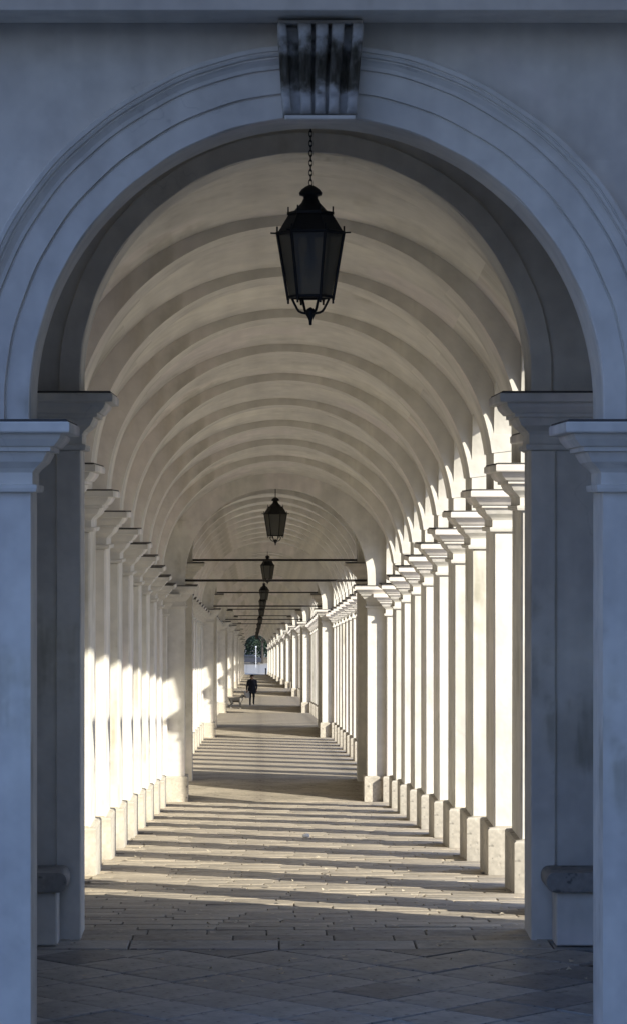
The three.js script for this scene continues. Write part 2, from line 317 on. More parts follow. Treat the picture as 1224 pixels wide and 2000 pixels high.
// ───────────────────────── the arcades ─────────────────────────
const HX = 0.20, XC = 2.26, T = 0.97, PITCH = 2.98, FIRST = 1.35, HIMP = 3.92, RV = 2.10, RRIB = 2.055;
const capGeo = cap(HX, T / 2), impostGeo = imp(HX, T / 2), baseGeo = mould(BASE, HX, T / 2);
function arcade(n) {
  const d0 = GD[n] + PASS + RW, d1 = GD[n + 1], sl = DROP[n] / (d1 - d0), step = sl * PITCH;
  const x0 = (SHIFT[n] + SHIFT[n + 1]) / 2;
  const t = thing('arcade_section', n === 0 ? 'sunlit vaulted arcade of ten piers straight behind the keystone gateway'
    : `vaulted arcade of ten piers between the ${ORD[n]} and ${ORD[n + 1]} gateways`, 'arcade', [x0, GF[n], -d0], 'arcades of the portico');
  const fl = s => -sl * s;                                    // floor height at s metres along
  const piers = [...Array(10)].map((_, k) => FIRST + PITCH * k);
  const end = d1 - d0, resp = end - 0.18;
  const shafts = [0, 1, 2, 3, 4].map(i => { const g = cbox(-HX, HX, 0.47, HIMP - 0.415, -T / 2, T / 2, 0.018), u = g.attributes.uv; for (let k = 0; k < u.count; k++) u.setXY(k, u.getX(k) + i * 1.37, u.getY(k) + i * 0.91); return g; });
  // spandrel with its arch; a = near edge of the opening, b = far edge, sprung from heights ha, hb; s0..s1 = piece, top = top height
  const spandrel = (s0, a, b, s1, ha, hb, top) => {
    const sh = new THREE.Shape(), r = (b - a) / 2, c = (a + b) / 2; sh.moveTo(s0, ha); sh.lineTo(a, ha); const hs = ha + (r > 0.8 ? 0.22 : 0.36), ry = r; sh.lineTo(a, hs);
    for (let i = 1; i < 24; i++) { const q = Math.PI - Math.PI * i / 24; sh.lineTo(c + r * Math.cos(q), hs + ry * Math.sin(q)); }
    sh.lineTo(b, hs); sh.lineTo(b, hb); sh.lineTo(s1, hb); sh.lineTo(s1, top); sh.lineTo(s0, top); sh.closePath();
    return smooth(new THREE.ExtrudeGeometry(sh, { depth: 2 * HX, bevelEnabled: false }).translate(0, 0, -HX).rotateY(Math.PI / 2), 0.4);
  };
  const mid = spandrel(T / 2, T, PITCH, PITCH + T / 2, HIMP, HIMP - step, 7.4);
  const head = spandrel(0, 0.0, FIRST, FIRST + T / 2, HIMP + 0.06, HIMP - sl * FIRST, 7.4);
  const s9 = piers[9];
  const tail = spandrel(T / 2, T, resp - s9, end - s9, HIMP, HIMP - sl * (resp - s9), 7.4);
  const headR = (FIRST) / 2;
  for (const s of [-1, 1]) {
    piers.forEach((a) => {
      const p = group('pier', t, [s * XC, fl(a), -(a + T / 2)]);
      part('plinth', baseGeo, M.plinth, p); part('shaft', shafts[Math.floor(rnd() * 5)], M.piers[Math.floor(rnd() * 3)], p); p.rotation.set(rr(-0.002, 0.002), rr(-0.008, 0.008), rr(-0.0015, 0.0015)); part('impost', impostGeo, M.trim, p, [0, HIMP, 0]); part('dark_top', capGeo, M.darkTop, p, [0, HIMP, 0]);
    });
    if (s > 0) part('spandrel', head, M.inner, t, [s * XC, 0, 0]);
    if (s > 0) piers.forEach((a, k) => part('spandrel', k < 9 ? mid : tail, M.inner, t, [s * XC, fl(a), -a]));
    // respond against the next gateway
    const rp = group('respond', t, [s * XC, fl(resp), -(resp + 0.09)]);
    part('plinth', mould(BASE, HX, 0.09), M.plinth, rp); part('shaft', cbox(-HX, HX, 0.47, HIMP - 0.415, -0.09, 0.09, 0.018), M.inner, rp); part('impost', imp(HX, 0.09), M.trim, rp, [0, HIMP, 0]);
  }
  // closed wall behind the left-hand piers, sloping with the floor
  {
    const sh = new THREE.Shape(); sh.moveTo(0, -0.4); sh.lineTo(end, fl(end) - 0.4); sh.lineTo(end, fl(end) + 7.35); sh.lineTo(0, 7.35); sh.closePath();
    part('back_wall', uvMetres(new THREE.ExtrudeGeometry(sh, { depth: 0.4, bevelEnabled: false }).rotateY(Math.PI / 2).translate(-XC - 0.35, 0, 0)), M.inner, t);
    const rf = new THREE.Shape(); rf.moveTo(-0.1, 7.42); rf.lineTo(end + 0.1, fl(end) + 7.42); rf.lineTo(end + 0.1, fl(end) + 7.6); rf.lineTo(-0.1, 7.6); rf.closePath();
    part('roof', uvMetres(new THREE.ExtrudeGeometry(rf, { depth: 6.2, bevelEnabled: false }).rotateY(Math.PI / 2).translate(-3.1, 0, 0)), M.roof, t);
  }
  // stepped barrel vault: a level bay over each opening, a rib over each pair of piers
  const yc = HIMP + 0.14;
  const EL = 1.085, TH = [0.19, 0.37], rib = arcShell(RRIB, 0.42, yc, [0.03, 0.12], 0.012, -T + 0.004, 1);
  const fall = (step - 0.05) / (PITCH - T), lean = new THREE.Matrix4().set(1, 0, 0, 0, 0, 1, fall, 0, 0, 0, 1, 0, 0, 0, 0, 1);   // each bay of the vault falls with the ramp
  const lay = (z0, z1, up, k) => { const g = arcShell(RV, 0.3, yc + up, TH, z0, z1, EL).applyMatrix4(lean), u = g.attributes.uv; for (let m = 0; m < u.count; m++) u.setXY(m, u.getX(m) + k * 2.61, u.getY(m) + k * 1.73); return g; };
  const bays = [0, 1, 2, 3].map(k => lay(0.02, -(PITCH - T) - 0.02, 0, k));
  const firstBay = lay(0.05, -FIRST - 0.02, fall * 0.6, 0), lastBay = lay(0.02, -(end - s9 - T) - 0.1, 0, 1);
  part('vault_bay', firstBay, M.vault, t);
  piers.forEach((a, k) => {
    part('vault_rib', rib, M.vault, t, [0, fl(a), -a]);
    part('vault_bay', k < 9 ? bays[(k * 3 + n) % 4] : lastBay, M.vault, t, [0, fl(a), -(a + T)]);
  });
}
for (let n = 0; n < N; n++) arcade(n);

// ───────────────────────── floors ─────────────────────────
const stoneGeoCache = {};
function slabGeo(sx, sz, h, b = 0.006) {
  const k = [sx, sz].map(v => v.toFixed(2)).join(); if (stoneGeoCache[k]) return stoneGeoCache[k];
  const x = sx / 2, z = sz / 2;
  const v = [], q = (a, b2, c, d) => v.push(...a, ...b2, ...c, ...a, ...c, ...d);
  const top = [[-x + b, 0, z - b], [x - b, 0, z - b], [x - b, 0, -z + b], [-x + b, 0, -z + b]], lo = [[-x, -b, z], [x, -b, z], [x, -b, -z], [-x, -b, -z]], bt = lo.map(([a, , c]) => [a, -h, c]);
  q(...top); for (let i = 0; i < 4; i++) { const j = (i + 1) % 4; q(lo[i], lo[j], top[j], top[i]); q(bt[i], bt[j], lo[j], lo[i]); }
  const g = new THREE.BufferGeometry(); g.setAttribute('position', new THREE.BufferAttribute(new Float32Array(v), 3)); g.computeVertexNormals();
  return stoneGeoCache[k] = uvMetres(g);
}
for (let n = 0; n <= N; n++) {
  const a = n ? GD[n] : 8, b = GD[n] + PASS + RW, W = n ? 2.75 : 4.5;
  const bed = struct(n ? 'landing' : 'landing', box(-W, W, GF[n] - 0.4, GF[n] - 0.03 + (n ? 0.03 : 0), -a, -b).translate(SHIFT[n], 0, 0), n ? M.rampFar : M.joint,
    n ? `level stone landing inside the ${ORD[n]} gateway of the portico` : 'landing of square slabs laid diagonally inside the keystone gateway', 'landing');
  if (n) continue;
  // diagonal slabs, then a border course, then two rows of rougher stones
  const S = 0.5, D = S * Math.SQRT2, y = GF[0], zEnd = -20.5;
  const g = slabGeo(S - 0.014, S - 0.014, 0.05), half = D / 2;
  // tile with its far corner cut off by the border
  const tri = (() => { const q = half - 0.012; const v = [-q, 0, 0, q, 0, 0, 0, 0, q].map((c, i) => c); const h = [[-q, 0], [0, q], [q, 0]]; const f = [];
    f.push(-q, 0, 0, 0, 0, q, q, 0, 0); h.forEach(([x1, z1], i) => { const [x2, z2] = h[(i + 1) % 3]; f.push(x1, 0, z1, x2, 0, z2, x2, -0.05, z2, x1, 0, z1, x2, -0.05, z2, x1, -0.05, z1); });
    const gg = new THREE.BufferGeometry(); gg.setAttribute('position', new THREE.BufferAttribute(new Float32Array(f), 3)); gg.computeVertexNormals(); return uvMetres(gg); })();
  for (let r = 0; ; r++) {
    const z = zEnd + r * half; if (z > -11.5) break;
    for (let i = -3; i <= 3; i++) {
      const x = i * D + (r % 2 ? half : 0) + 0.13; if (Math.abs(x) > (z < -17.6 ? 2.05 : 2.6)) continue;
      const m = part('paving_slab', r ? g : tri, tileMats[[0, 0, 1, 2, 1, 0, 3][Math.floor(rnd() * 7)]], bed, [x, y - 0.006 - rnd() * 0.008, z]);
      if (r) { m.rotation.set(rr(-0.004, 0.004), Math.PI / 4, rr(-0.004, 0.004)); }
    }
  }
  for (let x = -2.3; x < 2.2;) { const L = [0.9, 1.0, 1.1][Math.floor(rnd() * 3)]; part('paving_slab', slabGeo(L - 0.014, 0.40, 0.05), tileMats[Math.floor(rnd() * 3)], bed, [x + L / 2, y - 0.004 - rnd() * 0.006, -20.715]); x += L; }
}
const lowRows = [];
for (let n = 0; n < N; n++) {
  const a = GD[n] + PASS + RW, b = GD[n + 1], W = 2.6, rows = n === 0;
  const sh = new THREE.Shape(), lo = rows ? 0.045 : 0; sh.moveTo(a, GF[n] - 0.5); sh.lineTo(b, GF[n + 1] - 0.5); sh.lineTo(b, GF[n + 1] - lo); sh.lineTo(a, GF[n] - lo); sh.closePath();
  const bed = struct('ramp', uvMetres(new THREE.ExtrudeGeometry(sh, { depth: 2 * W, bevelEnabled: false }).rotateY(Math.PI / 2).translate(-W + (SHIFT[n] + SHIFT[n + 1]) / 2, 0, 0)), rows ? M.joint : M.rampFar,
    n ? `sloping stone ramp from the ${ORD[n]} down to the ${ORD[n + 1]} gateway` : 'sloping walk of worn stone courses below the keystone gateway', 'ramp');
  if (!rows) continue;
  let count = 0; const rest = [];
  const tilt = Math.atan(DROP[n] / (b - a));
  for (let d = 20.93; d < b - 0.1; d += 0.26) {
    const far = count > 300;
    for (let x = -2.45 + rr(-0.5, 0); x < 2.4;) {
      const L = [0.45, 0.6, 0.75, 0.9][Math.floor(rnd() * 4)], dd = d + 0.13, sloped = dd > a;
      const y = floorAt(dd) - 0.004 - rnd() * 0.009, lim = 2.3;
      const cx = x + L / 2; x += L;
      if (cx - L / 2 < -lim - 0.3 || cx + L / 2 > lim + 0.3) continue;
      const mt = rampMats[Math.floor(rnd() * 4)], g = slabGeo(L - 0.01, 0.25, 0.05, 0.005);
      const rx = (sloped ? -tilt : 0) + rr(-0.006, 0.006), rz = rr(-0.003, 0.003), ry = rr(-0.006, 0.006);
      if (!far) { const m = part('paving_stone', g, mt, bed, [cx, y, -dd]); m.rotation.set(rx, ry, rz); count++; }
      else { const q = g.clone(); q.applyMatrix4(new THREE.Matrix4().compose(new THREE.Vector3(cx, y, -dd), new THREE.Quaternion().setFromEuler(new THREE.Euler(rx, ry, rz)), new THREE.Vector3(1, 1, 1)));
        const k = 0.9 + 0.2 * rnd(), c = new Float32Array(q.attributes.position.count * 3).fill(k); q.setAttribute('color', new THREE.BufferAttribute(c, 3)); rest.push(q); }
    }
  }
  const far = mesh('paving_course', mergeGeometries(rest), (() => { const m = stone(0.67, 0.595, 0.485); m.vertexColors = true; return m; })(), bed); far.userData = { kind: 'stuff' };
}

// dry leaves and scraps blown about the walk
{
  const v = [];
  for (let i = 0; i < 260; i++) {
    const d = 19 + 30 * rnd() * rnd(), x = rr(-1.9, 1.9), y = floorAt(d) + 0.006, a = rr(0, 6.28), L = rr(0.015, 0.04), w = L * rr(0.4, 0.7), c = Math.cos(a), q = Math.sin(a), h = rr(0.004, 0.02);
    const pt = (u, t, e) => [x + u * c - t * q, y + e, -d + u * q + t * c];
    const A = pt(-L, 0, h), B = pt(0, w, 0), C = pt(L, 0, h * 0.7), D = pt(0, -w, 0.003); v.push(...A, ...B, ...D, ...B, ...C, ...D);
  }
  const g = new THREE.BufferGeometry(); g.setAttribute('position', new THREE.BufferAttribute(new Float32Array(v), 3)); g.computeVertexNormals();
  const l = mesh('leaf_litter', uvMetres(g), std({ color: lin(0.62, 0.54, 0.40), roughness: 0.9, side: THREE.DoubleSide }), scene); l.userData = { kind: 'stuff', label: 'small pale dry leaves scattered over the paved walk', category: 'leaves' };
  const pd = 37.4, ps = thing('paper_scrap', 'crumpled white scrap of paper lying on the sunlit walk', 'litter', [CAM.x + (597 - 505) * pd / 5500, floorAt(pd), -pd]);
  const pg = new THREE.IcosahedronGeometry(0.04, 2), pp = pg.attributes.position; for (let i = 0; i < pp.count; i++) { const k = 0.75 + 0.5 * vnoise(pp.getX(i) * 7 + 0.3, pp.getY(i) * 7 + pp.getZ(i) * 5, 5, 900); pp.setXYZ(i, pp.getX(i) * k * 1.3, (pp.getY(i) * k + 0.034) * 0.7, pp.getZ(i) * k); }
  pg.computeVertexNormals(); part('sheet', pg, std({ color: lin(0.8, 0.8, 0.78), roughness: 0.8 }), ps);
}

// ───────────────────────── benches in the first gateway ─────────────────────────
for (const s of [-1, 1]) {
  const b = thing('stone_bench', s < 0 ? 'short stone seat with rounded end between the passage wall and the left pilaster' : 'short stone seat in deep shade between the passage wall and the right pilaster', 'bench', [s * 2.2, GF[0], -20.72]);
  const sh = new THREE.Shape(), y = 0.41, h = 0.125, e = -s;                 // slab section in x,y with a rounded nose
  sh.moveTo(0, y); sh.lineTo(0.39 * e, y); sh.quadraticCurveTo(0.445 * e, y + 0.01, 0.445 * e, y + h / 2); sh.quadraticCurveTo(0.445 * e, y + h, 0.39 * e, y + h); sh.lineTo(0, y + h); sh.closePath();
  part('seat', smooth(new THREE.ExtrudeGeometry(sh, { depth: 0.40, bevelEnabled: true, bevelSize: 0.012, bevelThickness: 0.014, bevelSegments: 2, curveSegments: 6 }).translate(0, 0, -0.22), 0.6), M.bench, b);
  part('support', cbox(0.002 * e, 0.375 * e, 0, y - 0.016, -0.2, 0.12, 0.01), M.facade, b);
}

// ───────────────────────── lanterns ─────────────────────────
M.pane = new THREE.MeshPhysicalMaterial({ color: lin(0.26, 0.26, 0.235), roughness: 0.5, transmission: 0.88, thickness: 0, metalness: 0 });
M.bulb = std({ color: lin(0.75, 0.74, 0.70), roughness: 0.3 });
function lantern(n) {
  const near = n === 0, bottom = (near ? 4.435 : 4.82), top = near ? 6.24 : 6.62;
  const L = thing('hanging_lantern', near ? 'black iron lantern hanging on a chain under the keystone arch' : `black iron lantern hanging inside the ${ORD[n]} gateway of the portico`, 'lantern',
    [SHIFT[n], GF[n] + bottom, -(GD[n] + 2.0)], 'lanterns along the portico');
  const A = k => Math.PI / 3 * k + 0.10, pt = (r, y, k) => new THREE.Vector3(r * Math.cos(A(k)), y, r * Math.sin(A(k)));
  const bar = (a, b, r) => { const d = b.clone().sub(a), g = new THREE.CylinderGeometry(r, r, d.length(), 6); g.applyQuaternion(new THREE.Quaternion().setFromUnitVectors(new THREE.Vector3(0, 1, 0), d.clone().normalize())); return g.translate((a.x + b.x) / 2, (a.y + b.y) / 2, (a.z + b.z) / 2); };
  const rb = 0.15, rt = 0.225, yb = 0.19, yt = 0.622;
  const hex = (r0, r1, y0, y1) => new THREE.CylinderGeometry(r1, r0, y1 - y0, 6, 1).rotateY(Math.PI / 6 - 0.10).translate(0, (y0 + y1) / 2, 0).toNonIndexed();
  const flat = g => { g.computeVertexNormals(); return g; };
  // cage
  const cage = []; for (let k = 0; k < 6; k++) { cage.push(bar(pt(rb, yb - 0.02, k), pt(rt, yt, k), 0.011)); cage.push(bar(pt(rb, yb, k), pt(rb, yb, k + 1), 0.012)); cage.push(bar(pt(rt, yt, k), pt(rt, yt, k + 1), 0.014)); cage.push(bar(pt(rb, yb, k), pt(rb, yb - 0.045, k), 0.008)); }
  part('frame', mergeGeometries(cage.map(g => g.toNonIndexed())), M.iron, L);
  for (let k = 0; k < 6; k++) {
    const a = pt(rb * 0.96, yb + 0.01, k), b = pt(rb * 0.96, yb + 0.01, k + 1), c = pt(rt * 0.96, yt - 0.01, k + 1), d = pt(rt * 0.96, yt - 0.01, k);
    const g = new THREE.BufferGeometry(); g.setAttribute('position', new THREE.BufferAttribute(new Float32Array([...a, ...b, ...c, ...a, ...c, ...d]), 3)); g.computeVertexNormals(); part('pane', uvMetres(g), M.pane, L);
  }
  // hood: flared roof, waist, chimney cap
  const hood = [flat(hex(0.222, 0.150, yt + 0.005, 0.745)), flat(hex(0.158, 0.158, 0.745, 0.764))];
  part('hood', mergeGeometries(hood), M.iron, L);
  const prof = [[0.12, 0.76], [0.095, 0.79], [0.062, 0.825], [0.048, 0.855], [0.05, 0.868], [0.075, 0.876], [0.078, 0.892], [0.062, 0.915], [0.035, 0.935], [0.012, 0.945], [0.001, 0.948]].map(([x, y]) => new THREE.Vector2(x, y));
  part('chimney', new THREE.LatheGeometry(prof, 18), M.iron, L);
  if (n < 2) for (let k = 0; k < 6; k++) { const a = pt(rt, yt, k), o = pt(rt + 0.045, yt + 0.002, k); for (const g of [bar(a, o, 0.006), bar(pt(rt, yt, k), pt(rt, yt + 0.045, k), 0.007), bar(pt(0.150, 0.755, k), pt(0.150, 0.80, k), 0.006)]) part('spike', g, M.iron, L); }
  for (let k = 0; k < 6; k += 1) {
    const c = new THREE.CatmullRomCurve3([pt(rb * 0.86, yb, k), pt(rb * 0.70, yb - 0.05, k), pt(rb * 0.5, yb - 0.098, k), pt(rb * 0.12, yb - 0.112, k)]);
    if (k % 3 !== 2) part('bracket', new THREE.TubeGeometry(c, 8, 0.009, 6), M.iron, L);
  }
  part('finial', new THREE.LatheGeometry([[0.001, 0], [0.01, 0.002], [0.012, 0.03], [0.018, 0.045], [0.032, 0.07], [0.034, 0.09], [0.024, 0.11], [0.001, 0.122]].map(([x, y]) => new THREE.Vector2(x, y)), 14), M.iron, L);
  part('bulb_holder', new THREE.CylinderGeometry(0.022, 0.028, 0.14, 10), M.iron, L, [0, 0.56, 0]);
  part('bulb', new THREE.SphereGeometry(0.045, 14, 10).scale(1, 1.3, 1), M.bulb, L, [0, 0.44, 0]);
  const ch = group('chain', L), link = new THREE.TorusGeometry(0.0165, 0.0042, 6, 12).scale(0.75, 1.3, 1);
  if (near) { let k = 0; for (let y = 0.962; y < top - bottom; y += 0.033, k++) { const m = part('link', link, M.iron, ch, [0, y, 0]); m.rotation.y = k % 2 ? 1.45 : 0.3; } }
  else part('rod', new THREE.CylinderGeometry(0.01, 0.01, top - bottom - 0.94, 6).translate(0, (top - bottom + 0.94) / 2, 0), M.iron, ch);
}
for (let n = 0; n < N; n++) lantern(n);

// ───────────────────────── figures: distance fields meshed with marching cubes ─────────────────────────
function sdf(prims, c, half, res, k = 0.03) {
  const mc = new MarchingCubes(res, new THREE.MeshBasicMaterial(), false, false, 60000); mc.isolation = 0;
  const hs = res / 2, pa = new THREE.Vector3(), ba = new THREE.Vector3(), p = new THREE.Vector3();
  const fld = p => { let d = 1e9; for (const [a, b, ra, rb2] of prims) { pa.copy(p).sub(a); ba.copy(b).sub(a); const l = ba.lengthSq(), h = l ? Math.min(1, Math.max(0, pa.dot(ba) / l)) : 0; const e = pa.addScaledVector(ba, -h).length() - (ra + (rb2 - ra) * h); const m = Math.max(k - Math.abs(d - e), 0) / k; d = Math.min(d, e) - m * m * k * 0.25; } return d; };
  for (let z = 0; z < res; z++) for (let y = 0; y < res; y++) for (let x = 0; x < res; x++) { p.set((x - hs) / hs * half + c.x, (y - hs) / hs * half + c.y, (z - hs) / hs * half + c.z); mc.field[x + y * res + z * res * res] = -fld(p); }
  mc.update();
  const cnt = mc.count ?? mc.geometry.drawRange.count, pos = new Float32Array(mc.positionArray.slice(0, cnt * 3));
  for (let i = 0; i < pos.length; i += 3) { pos[i] = pos[i] * half + c.x; pos[i + 1] = pos[i + 1] * half + c.y; pos[i + 2] = pos[i + 2] * half + c.z; }
  let g = new THREE.BufferGeometry(); g.setAttribute('position', new THREE.BufferAttribute(pos, 3)); g = mergeVertices(g, 1e-4); g.computeVertexNormals(); return g;
}
const V = (x, y, z) => new THREE.Vector3(x, y, z);
function paint(g, fn) { const p = g.attributes.position, c = new Float32Array(p.count * 3); for (let i = 0; i < p.count; i++) c.set(fn(p.getX(i), p.getY(i), p.getZ(i)), i * 3); g.setAttribute('color', new THREE.BufferAttribute(c, 3)); return g; }
{
  const d = 133, x = CAM.x + (492 - 505) * d / 5500;
  const o = thing('person', 'person in a dark hooded coat walking up the ramp carrying a bag', 'person', [x, floorAt(d), -d]);
  const S = 0.85, B = [];
  const cap = (a, b, ra, rb2) => B.push([a, b, ra, rb2]);
  cap(V(0, 0.92, 0), V(0, 1.08, 0), 0.15, 0.155); cap(V(0, 1.08, 0), V(0.01, 1.30, 0.03), 0.155, 0.165); cap(V(-0.17, 1.35, 0.03), V(0.18, 1.35, 0.03), 0.075, 0.075); cap(V(0, 1.36, 0.03), V(0.0, 1.5, 0.07), 0.065, 0.055);
  cap(V(0, 1.53, 0.08), V(0, 1.62, 0.07), 0.085, 0.098); cap(V(0, 1.52, 0.13), V(0, 1.50, 0.13), 0.055, 0.05);            // head, jaw
  cap(V(0, 1.575, 0.175), V(0, 1.555, 0.19), 0.014, 0.018);                                                           // nose
  cap(V(-0.09, 0.9, 0), V(-0.10, 0.5, 0.08), 0.095, 0.066); cap(V(-0.10, 0.5, 0.08), V(-0.10, 0.09, 0.02), 0.062, 0.045); cap(V(-0.10, 0.05, -0.02), V(-0.11, 0.035, 0.16), 0.045, 0.036);
  cap(V(0.09, 0.9, 0), V(0.115, 0.5, -0.02), 0.095, 0.066); cap(V(0.115, 0.5, -0.02), V(0.13, 0.13, -0.26), 0.062, 0.045); cap(V(0.13, 0.09, -0.29), V(0.135, 0.04, -0.13), 0.043, 0.036);
  cap(V(-0.21, 1.34, 0.03), V(-0.27, 1.08, 0.0), 0.062, 0.05); cap(V(-0.27, 1.08, 0), V(-0.29, 0.87, 0.10), 0.05, 0.038);       // arm with bag
  cap(V(0.22, 1.34, 0.03), V(0.27, 1.07, -0.03), 0.062, 0.05); cap(V(0.27, 1.07, -0.03), V(0.25, 0.88, 0.12), 0.05, 0.038);
  const body = sdf(B, V(0, 0.86, 0), 0.92, 92, 0.045);
  const hand = (w, dir) => { const H = []; H.push([w.clone(), w.clone().add(V(0, -0.07, 0.015)), 0.022, 0.028]); for (let i = 0; i < 4; i++) { const a = w.clone().add(V((i - 1.5) * 0.019, -0.085, 0.015)), b = a.clone().add(V(0, -0.035 - 0.006 * (i === 1), 0.012)), c = b.clone().add(V(0, -0.018, -0.022)); H.push([a, b, 0.0095, 0.009], [b, c, 0.009, 0.008]); } const t0 = w.clone().add(V(dir * 0.024, -0.03, 0.02)), t1 = t0.clone().add(V(dir * 0.022, -0.03, 0.016)); H.push([t0, t1, 0.011, 0.0095], [t1, t1.clone().add(V(-dir * 0.004, -0.025, 0.004)), 0.0095, 0.008]); return sdf(H, w.clone().add(V(0, -0.06, 0.01)), 0.105, 52, 0.006); };
  const all = mergeGeometries([body, hand(V(-0.29, 0.85, 0.11), 1), hand(V(0.25, 0.86, 0.13), -1)].map(g => { const q = new THREE.BufferGeometry(); q.setAttribute('position', g.attributes.position.clone()); q.setAttribute('normal', g.attributes.normal.clone()); q.setIndex(g.index.clone()); return q; }));
  paint(all, (px, py, pz) => py > 1.44 ? (pz > 0.115 && py < 1.63 ? [0.45, 0.28, 0.2] : [0.03, 0.025, 0.022]) : (Math.abs(px) > 0.22 && py < 0.87 && py > 0.7) ? [0.45, 0.28, 0.2] : py < 0.07 ? [0.02, 0.018, 0.018] : [0.022, 0.023, 0.032]);
  part('body', all, std({ vertexColors: true, roughness: 0.85 }), o);
  // coat: flared shell to mid-thigh, with sleeves left to the body
  const coat = new THREE.LatheGeometry([[0.225, 0.68], [0.232, 0.69], [0.21, 0.9], [0.19, 1.05], [0.20, 1.2], [0.21, 1.33], [0.16, 1.42], [0.085, 1.47], [0.075, 1.46]].map(([a, b]) => new THREE.Vector2(a, b)), 28).scale(1.06, 1, 0.82).translate(0, 0, 0.02);
  part('coat', coat, std({ color: lin(0.018, 0.02, 0.032), roughness: 0.9 }), o);
  const hair = new THREE.SphereGeometry(0.112, 20, 14, 0, Math.PI * 2, 0, 1.75).rotateX(-0.55).translate(0, 1.612, 0.06);
  part('hood', hair, std({ color: lin(0.02, 0.02, 0.026), roughness: 0.95 }), o);
  for (const s of [-1, 1]) part('eye', new THREE.SphereGeometry(0.011, 8, 8), std({ color: lin(0.05, 0.04, 0.035) }), o, [s * 0.034, 1.585, 0.166]);
  o.scale.setScalar(S); o.rotation.set(0.07, 0.12, 0);
  const bag = thing('shopping_bag', 'white bag with a red side panel hanging from the walker\'s hand', 'bag', [x - 0.275 * S + 0.01, floorAt(d) + 0.36, -d + 0.14]);
  const sh = new THREE.Shape(); sh.moveTo(-0.10, 0); sh.lineTo(0.10, 0); sh.lineTo(0.125, 0.30); sh.lineTo(-0.125, 0.30); sh.closePath();
  part('sack', new THREE.ExtrudeGeometry(sh, { depth: 0.07, bevelEnabled: true, bevelSize: 0.012, bevelThickness: 0.015 }), std({ color: lin(0.75, 0.74, 0.72), roughness: 0.6 }), bag, [0, 0, -0.035]);
  part('side_panel', new THREE.BoxGeometry(0.012, 0.24, 0.07), std({ color: lin(0.45, 0.03, 0.04), roughness: 0.6 }), bag, [-0.135, 0.15, 0]);
  part('handle', new THREE.TorusGeometry(0.06, 0.007, 6, 16, Math.PI), std({ color: lin(0.6, 0.6, 0.58) }), bag, [0, 0.31, 0]);
}
{
  const d = 128.6, o = thing('dog', 'small grey and white dog standing in shade beside the gateway pier', 'dog', [CAM.x + (461 - 505) * d / 5500, floorAt(d), -d]);
  const B = [[V(-0.24, 0.40, 0), V(0.2, 0.42, 0), 0.10, 0.125], [V(0.2, 0.43, 0), V(0.31, 0.56, 0.02), 0.085, 0.065], [V(0.32, 0.60, 0.02), V(0.36, 0.60, 0.03), 0.07, 0.062], [V(0.38, 0.58, 0.03), V(0.47, 0.565, 0.05), 0.04, 0.03],
    [V(0.31, 0.65, 0.07), V(0.28, 0.58, 0.095), 0.018, 0.022], [V(0.31, 0.65, -0.03), V(0.28, 0.58, -0.055), 0.018, 0.022],
    [V(0.2, 0.36, 0.06), V(0.22, 0.18, 0.07), 0.055, 0.03], [V(0.22, 0.18, 0.07), V(0.22, 0.03, 0.07), 0.028, 0.024], [V(0.22, 0.025, 0.07), V(0.26, 0.022, 0.07), 0.024, 0.02],
    [V(0.2, 0.36, -0.06), V(0.19, 0.18, -0.07), 0.055, 0.03], [V(0.19, 0.18, -0.07), V(0.19, 0.03, -0.07), 0.028, 0.024], [V(0.19, 0.025, -0.07), V(0.23, 0.022, -0.07), 0.024, 0.02],
    [V(-0.22, 0.38, 0.06), V(-0.17, 0.25, 0.07), 0.075, 0.045], [V(-0.17, 0.25, 0.07), V(-0.27, 0.15, 0.07), 0.04, 0.026], [V(-0.27, 0.15, 0.07), V(-0.25, 0.03, 0.07), 0.025, 0.022], [V(-0.25, 0.025, 0.07), V(-0.21, 0.022, 0.07), 0.024, 0.02],
    [V(-0.22, 0.38, -0.06), V(-0.19, 0.25, -0.07), 0.075, 0.045], [V(-0.19, 0.25, -0.07), V(-0.29, 0.15, -0.07), 0.04, 0.026], [V(-0.29, 0.15, -0.07), V(-0.27, 0.03, -0.07), 0.025, 0.022], [V(-0.27, 0.025, -0.07), V(-0.23, 0.022, -0.07), 0.024, 0.02],
    [V(-0.32, 0.43, 0), V(-0.42, 0.55, 0), 0.03, 0.018]];
  const g = paint(sdf(B, V(0.02, 0.34, 0), 0.5, 84, 0.03), (x, y) => (x < -0.38 || y < 0.06 || (x > 0.24 && y < 0.50 && y > 0.3) || x > 0.43) ? [0.22, 0.2, 0.18] : [0.05, 0.047, 0.045]);
  part('body', g, std({ vertexColors: true, roughness: 0.95 }), o); o.rotation.y = -0.35;
}

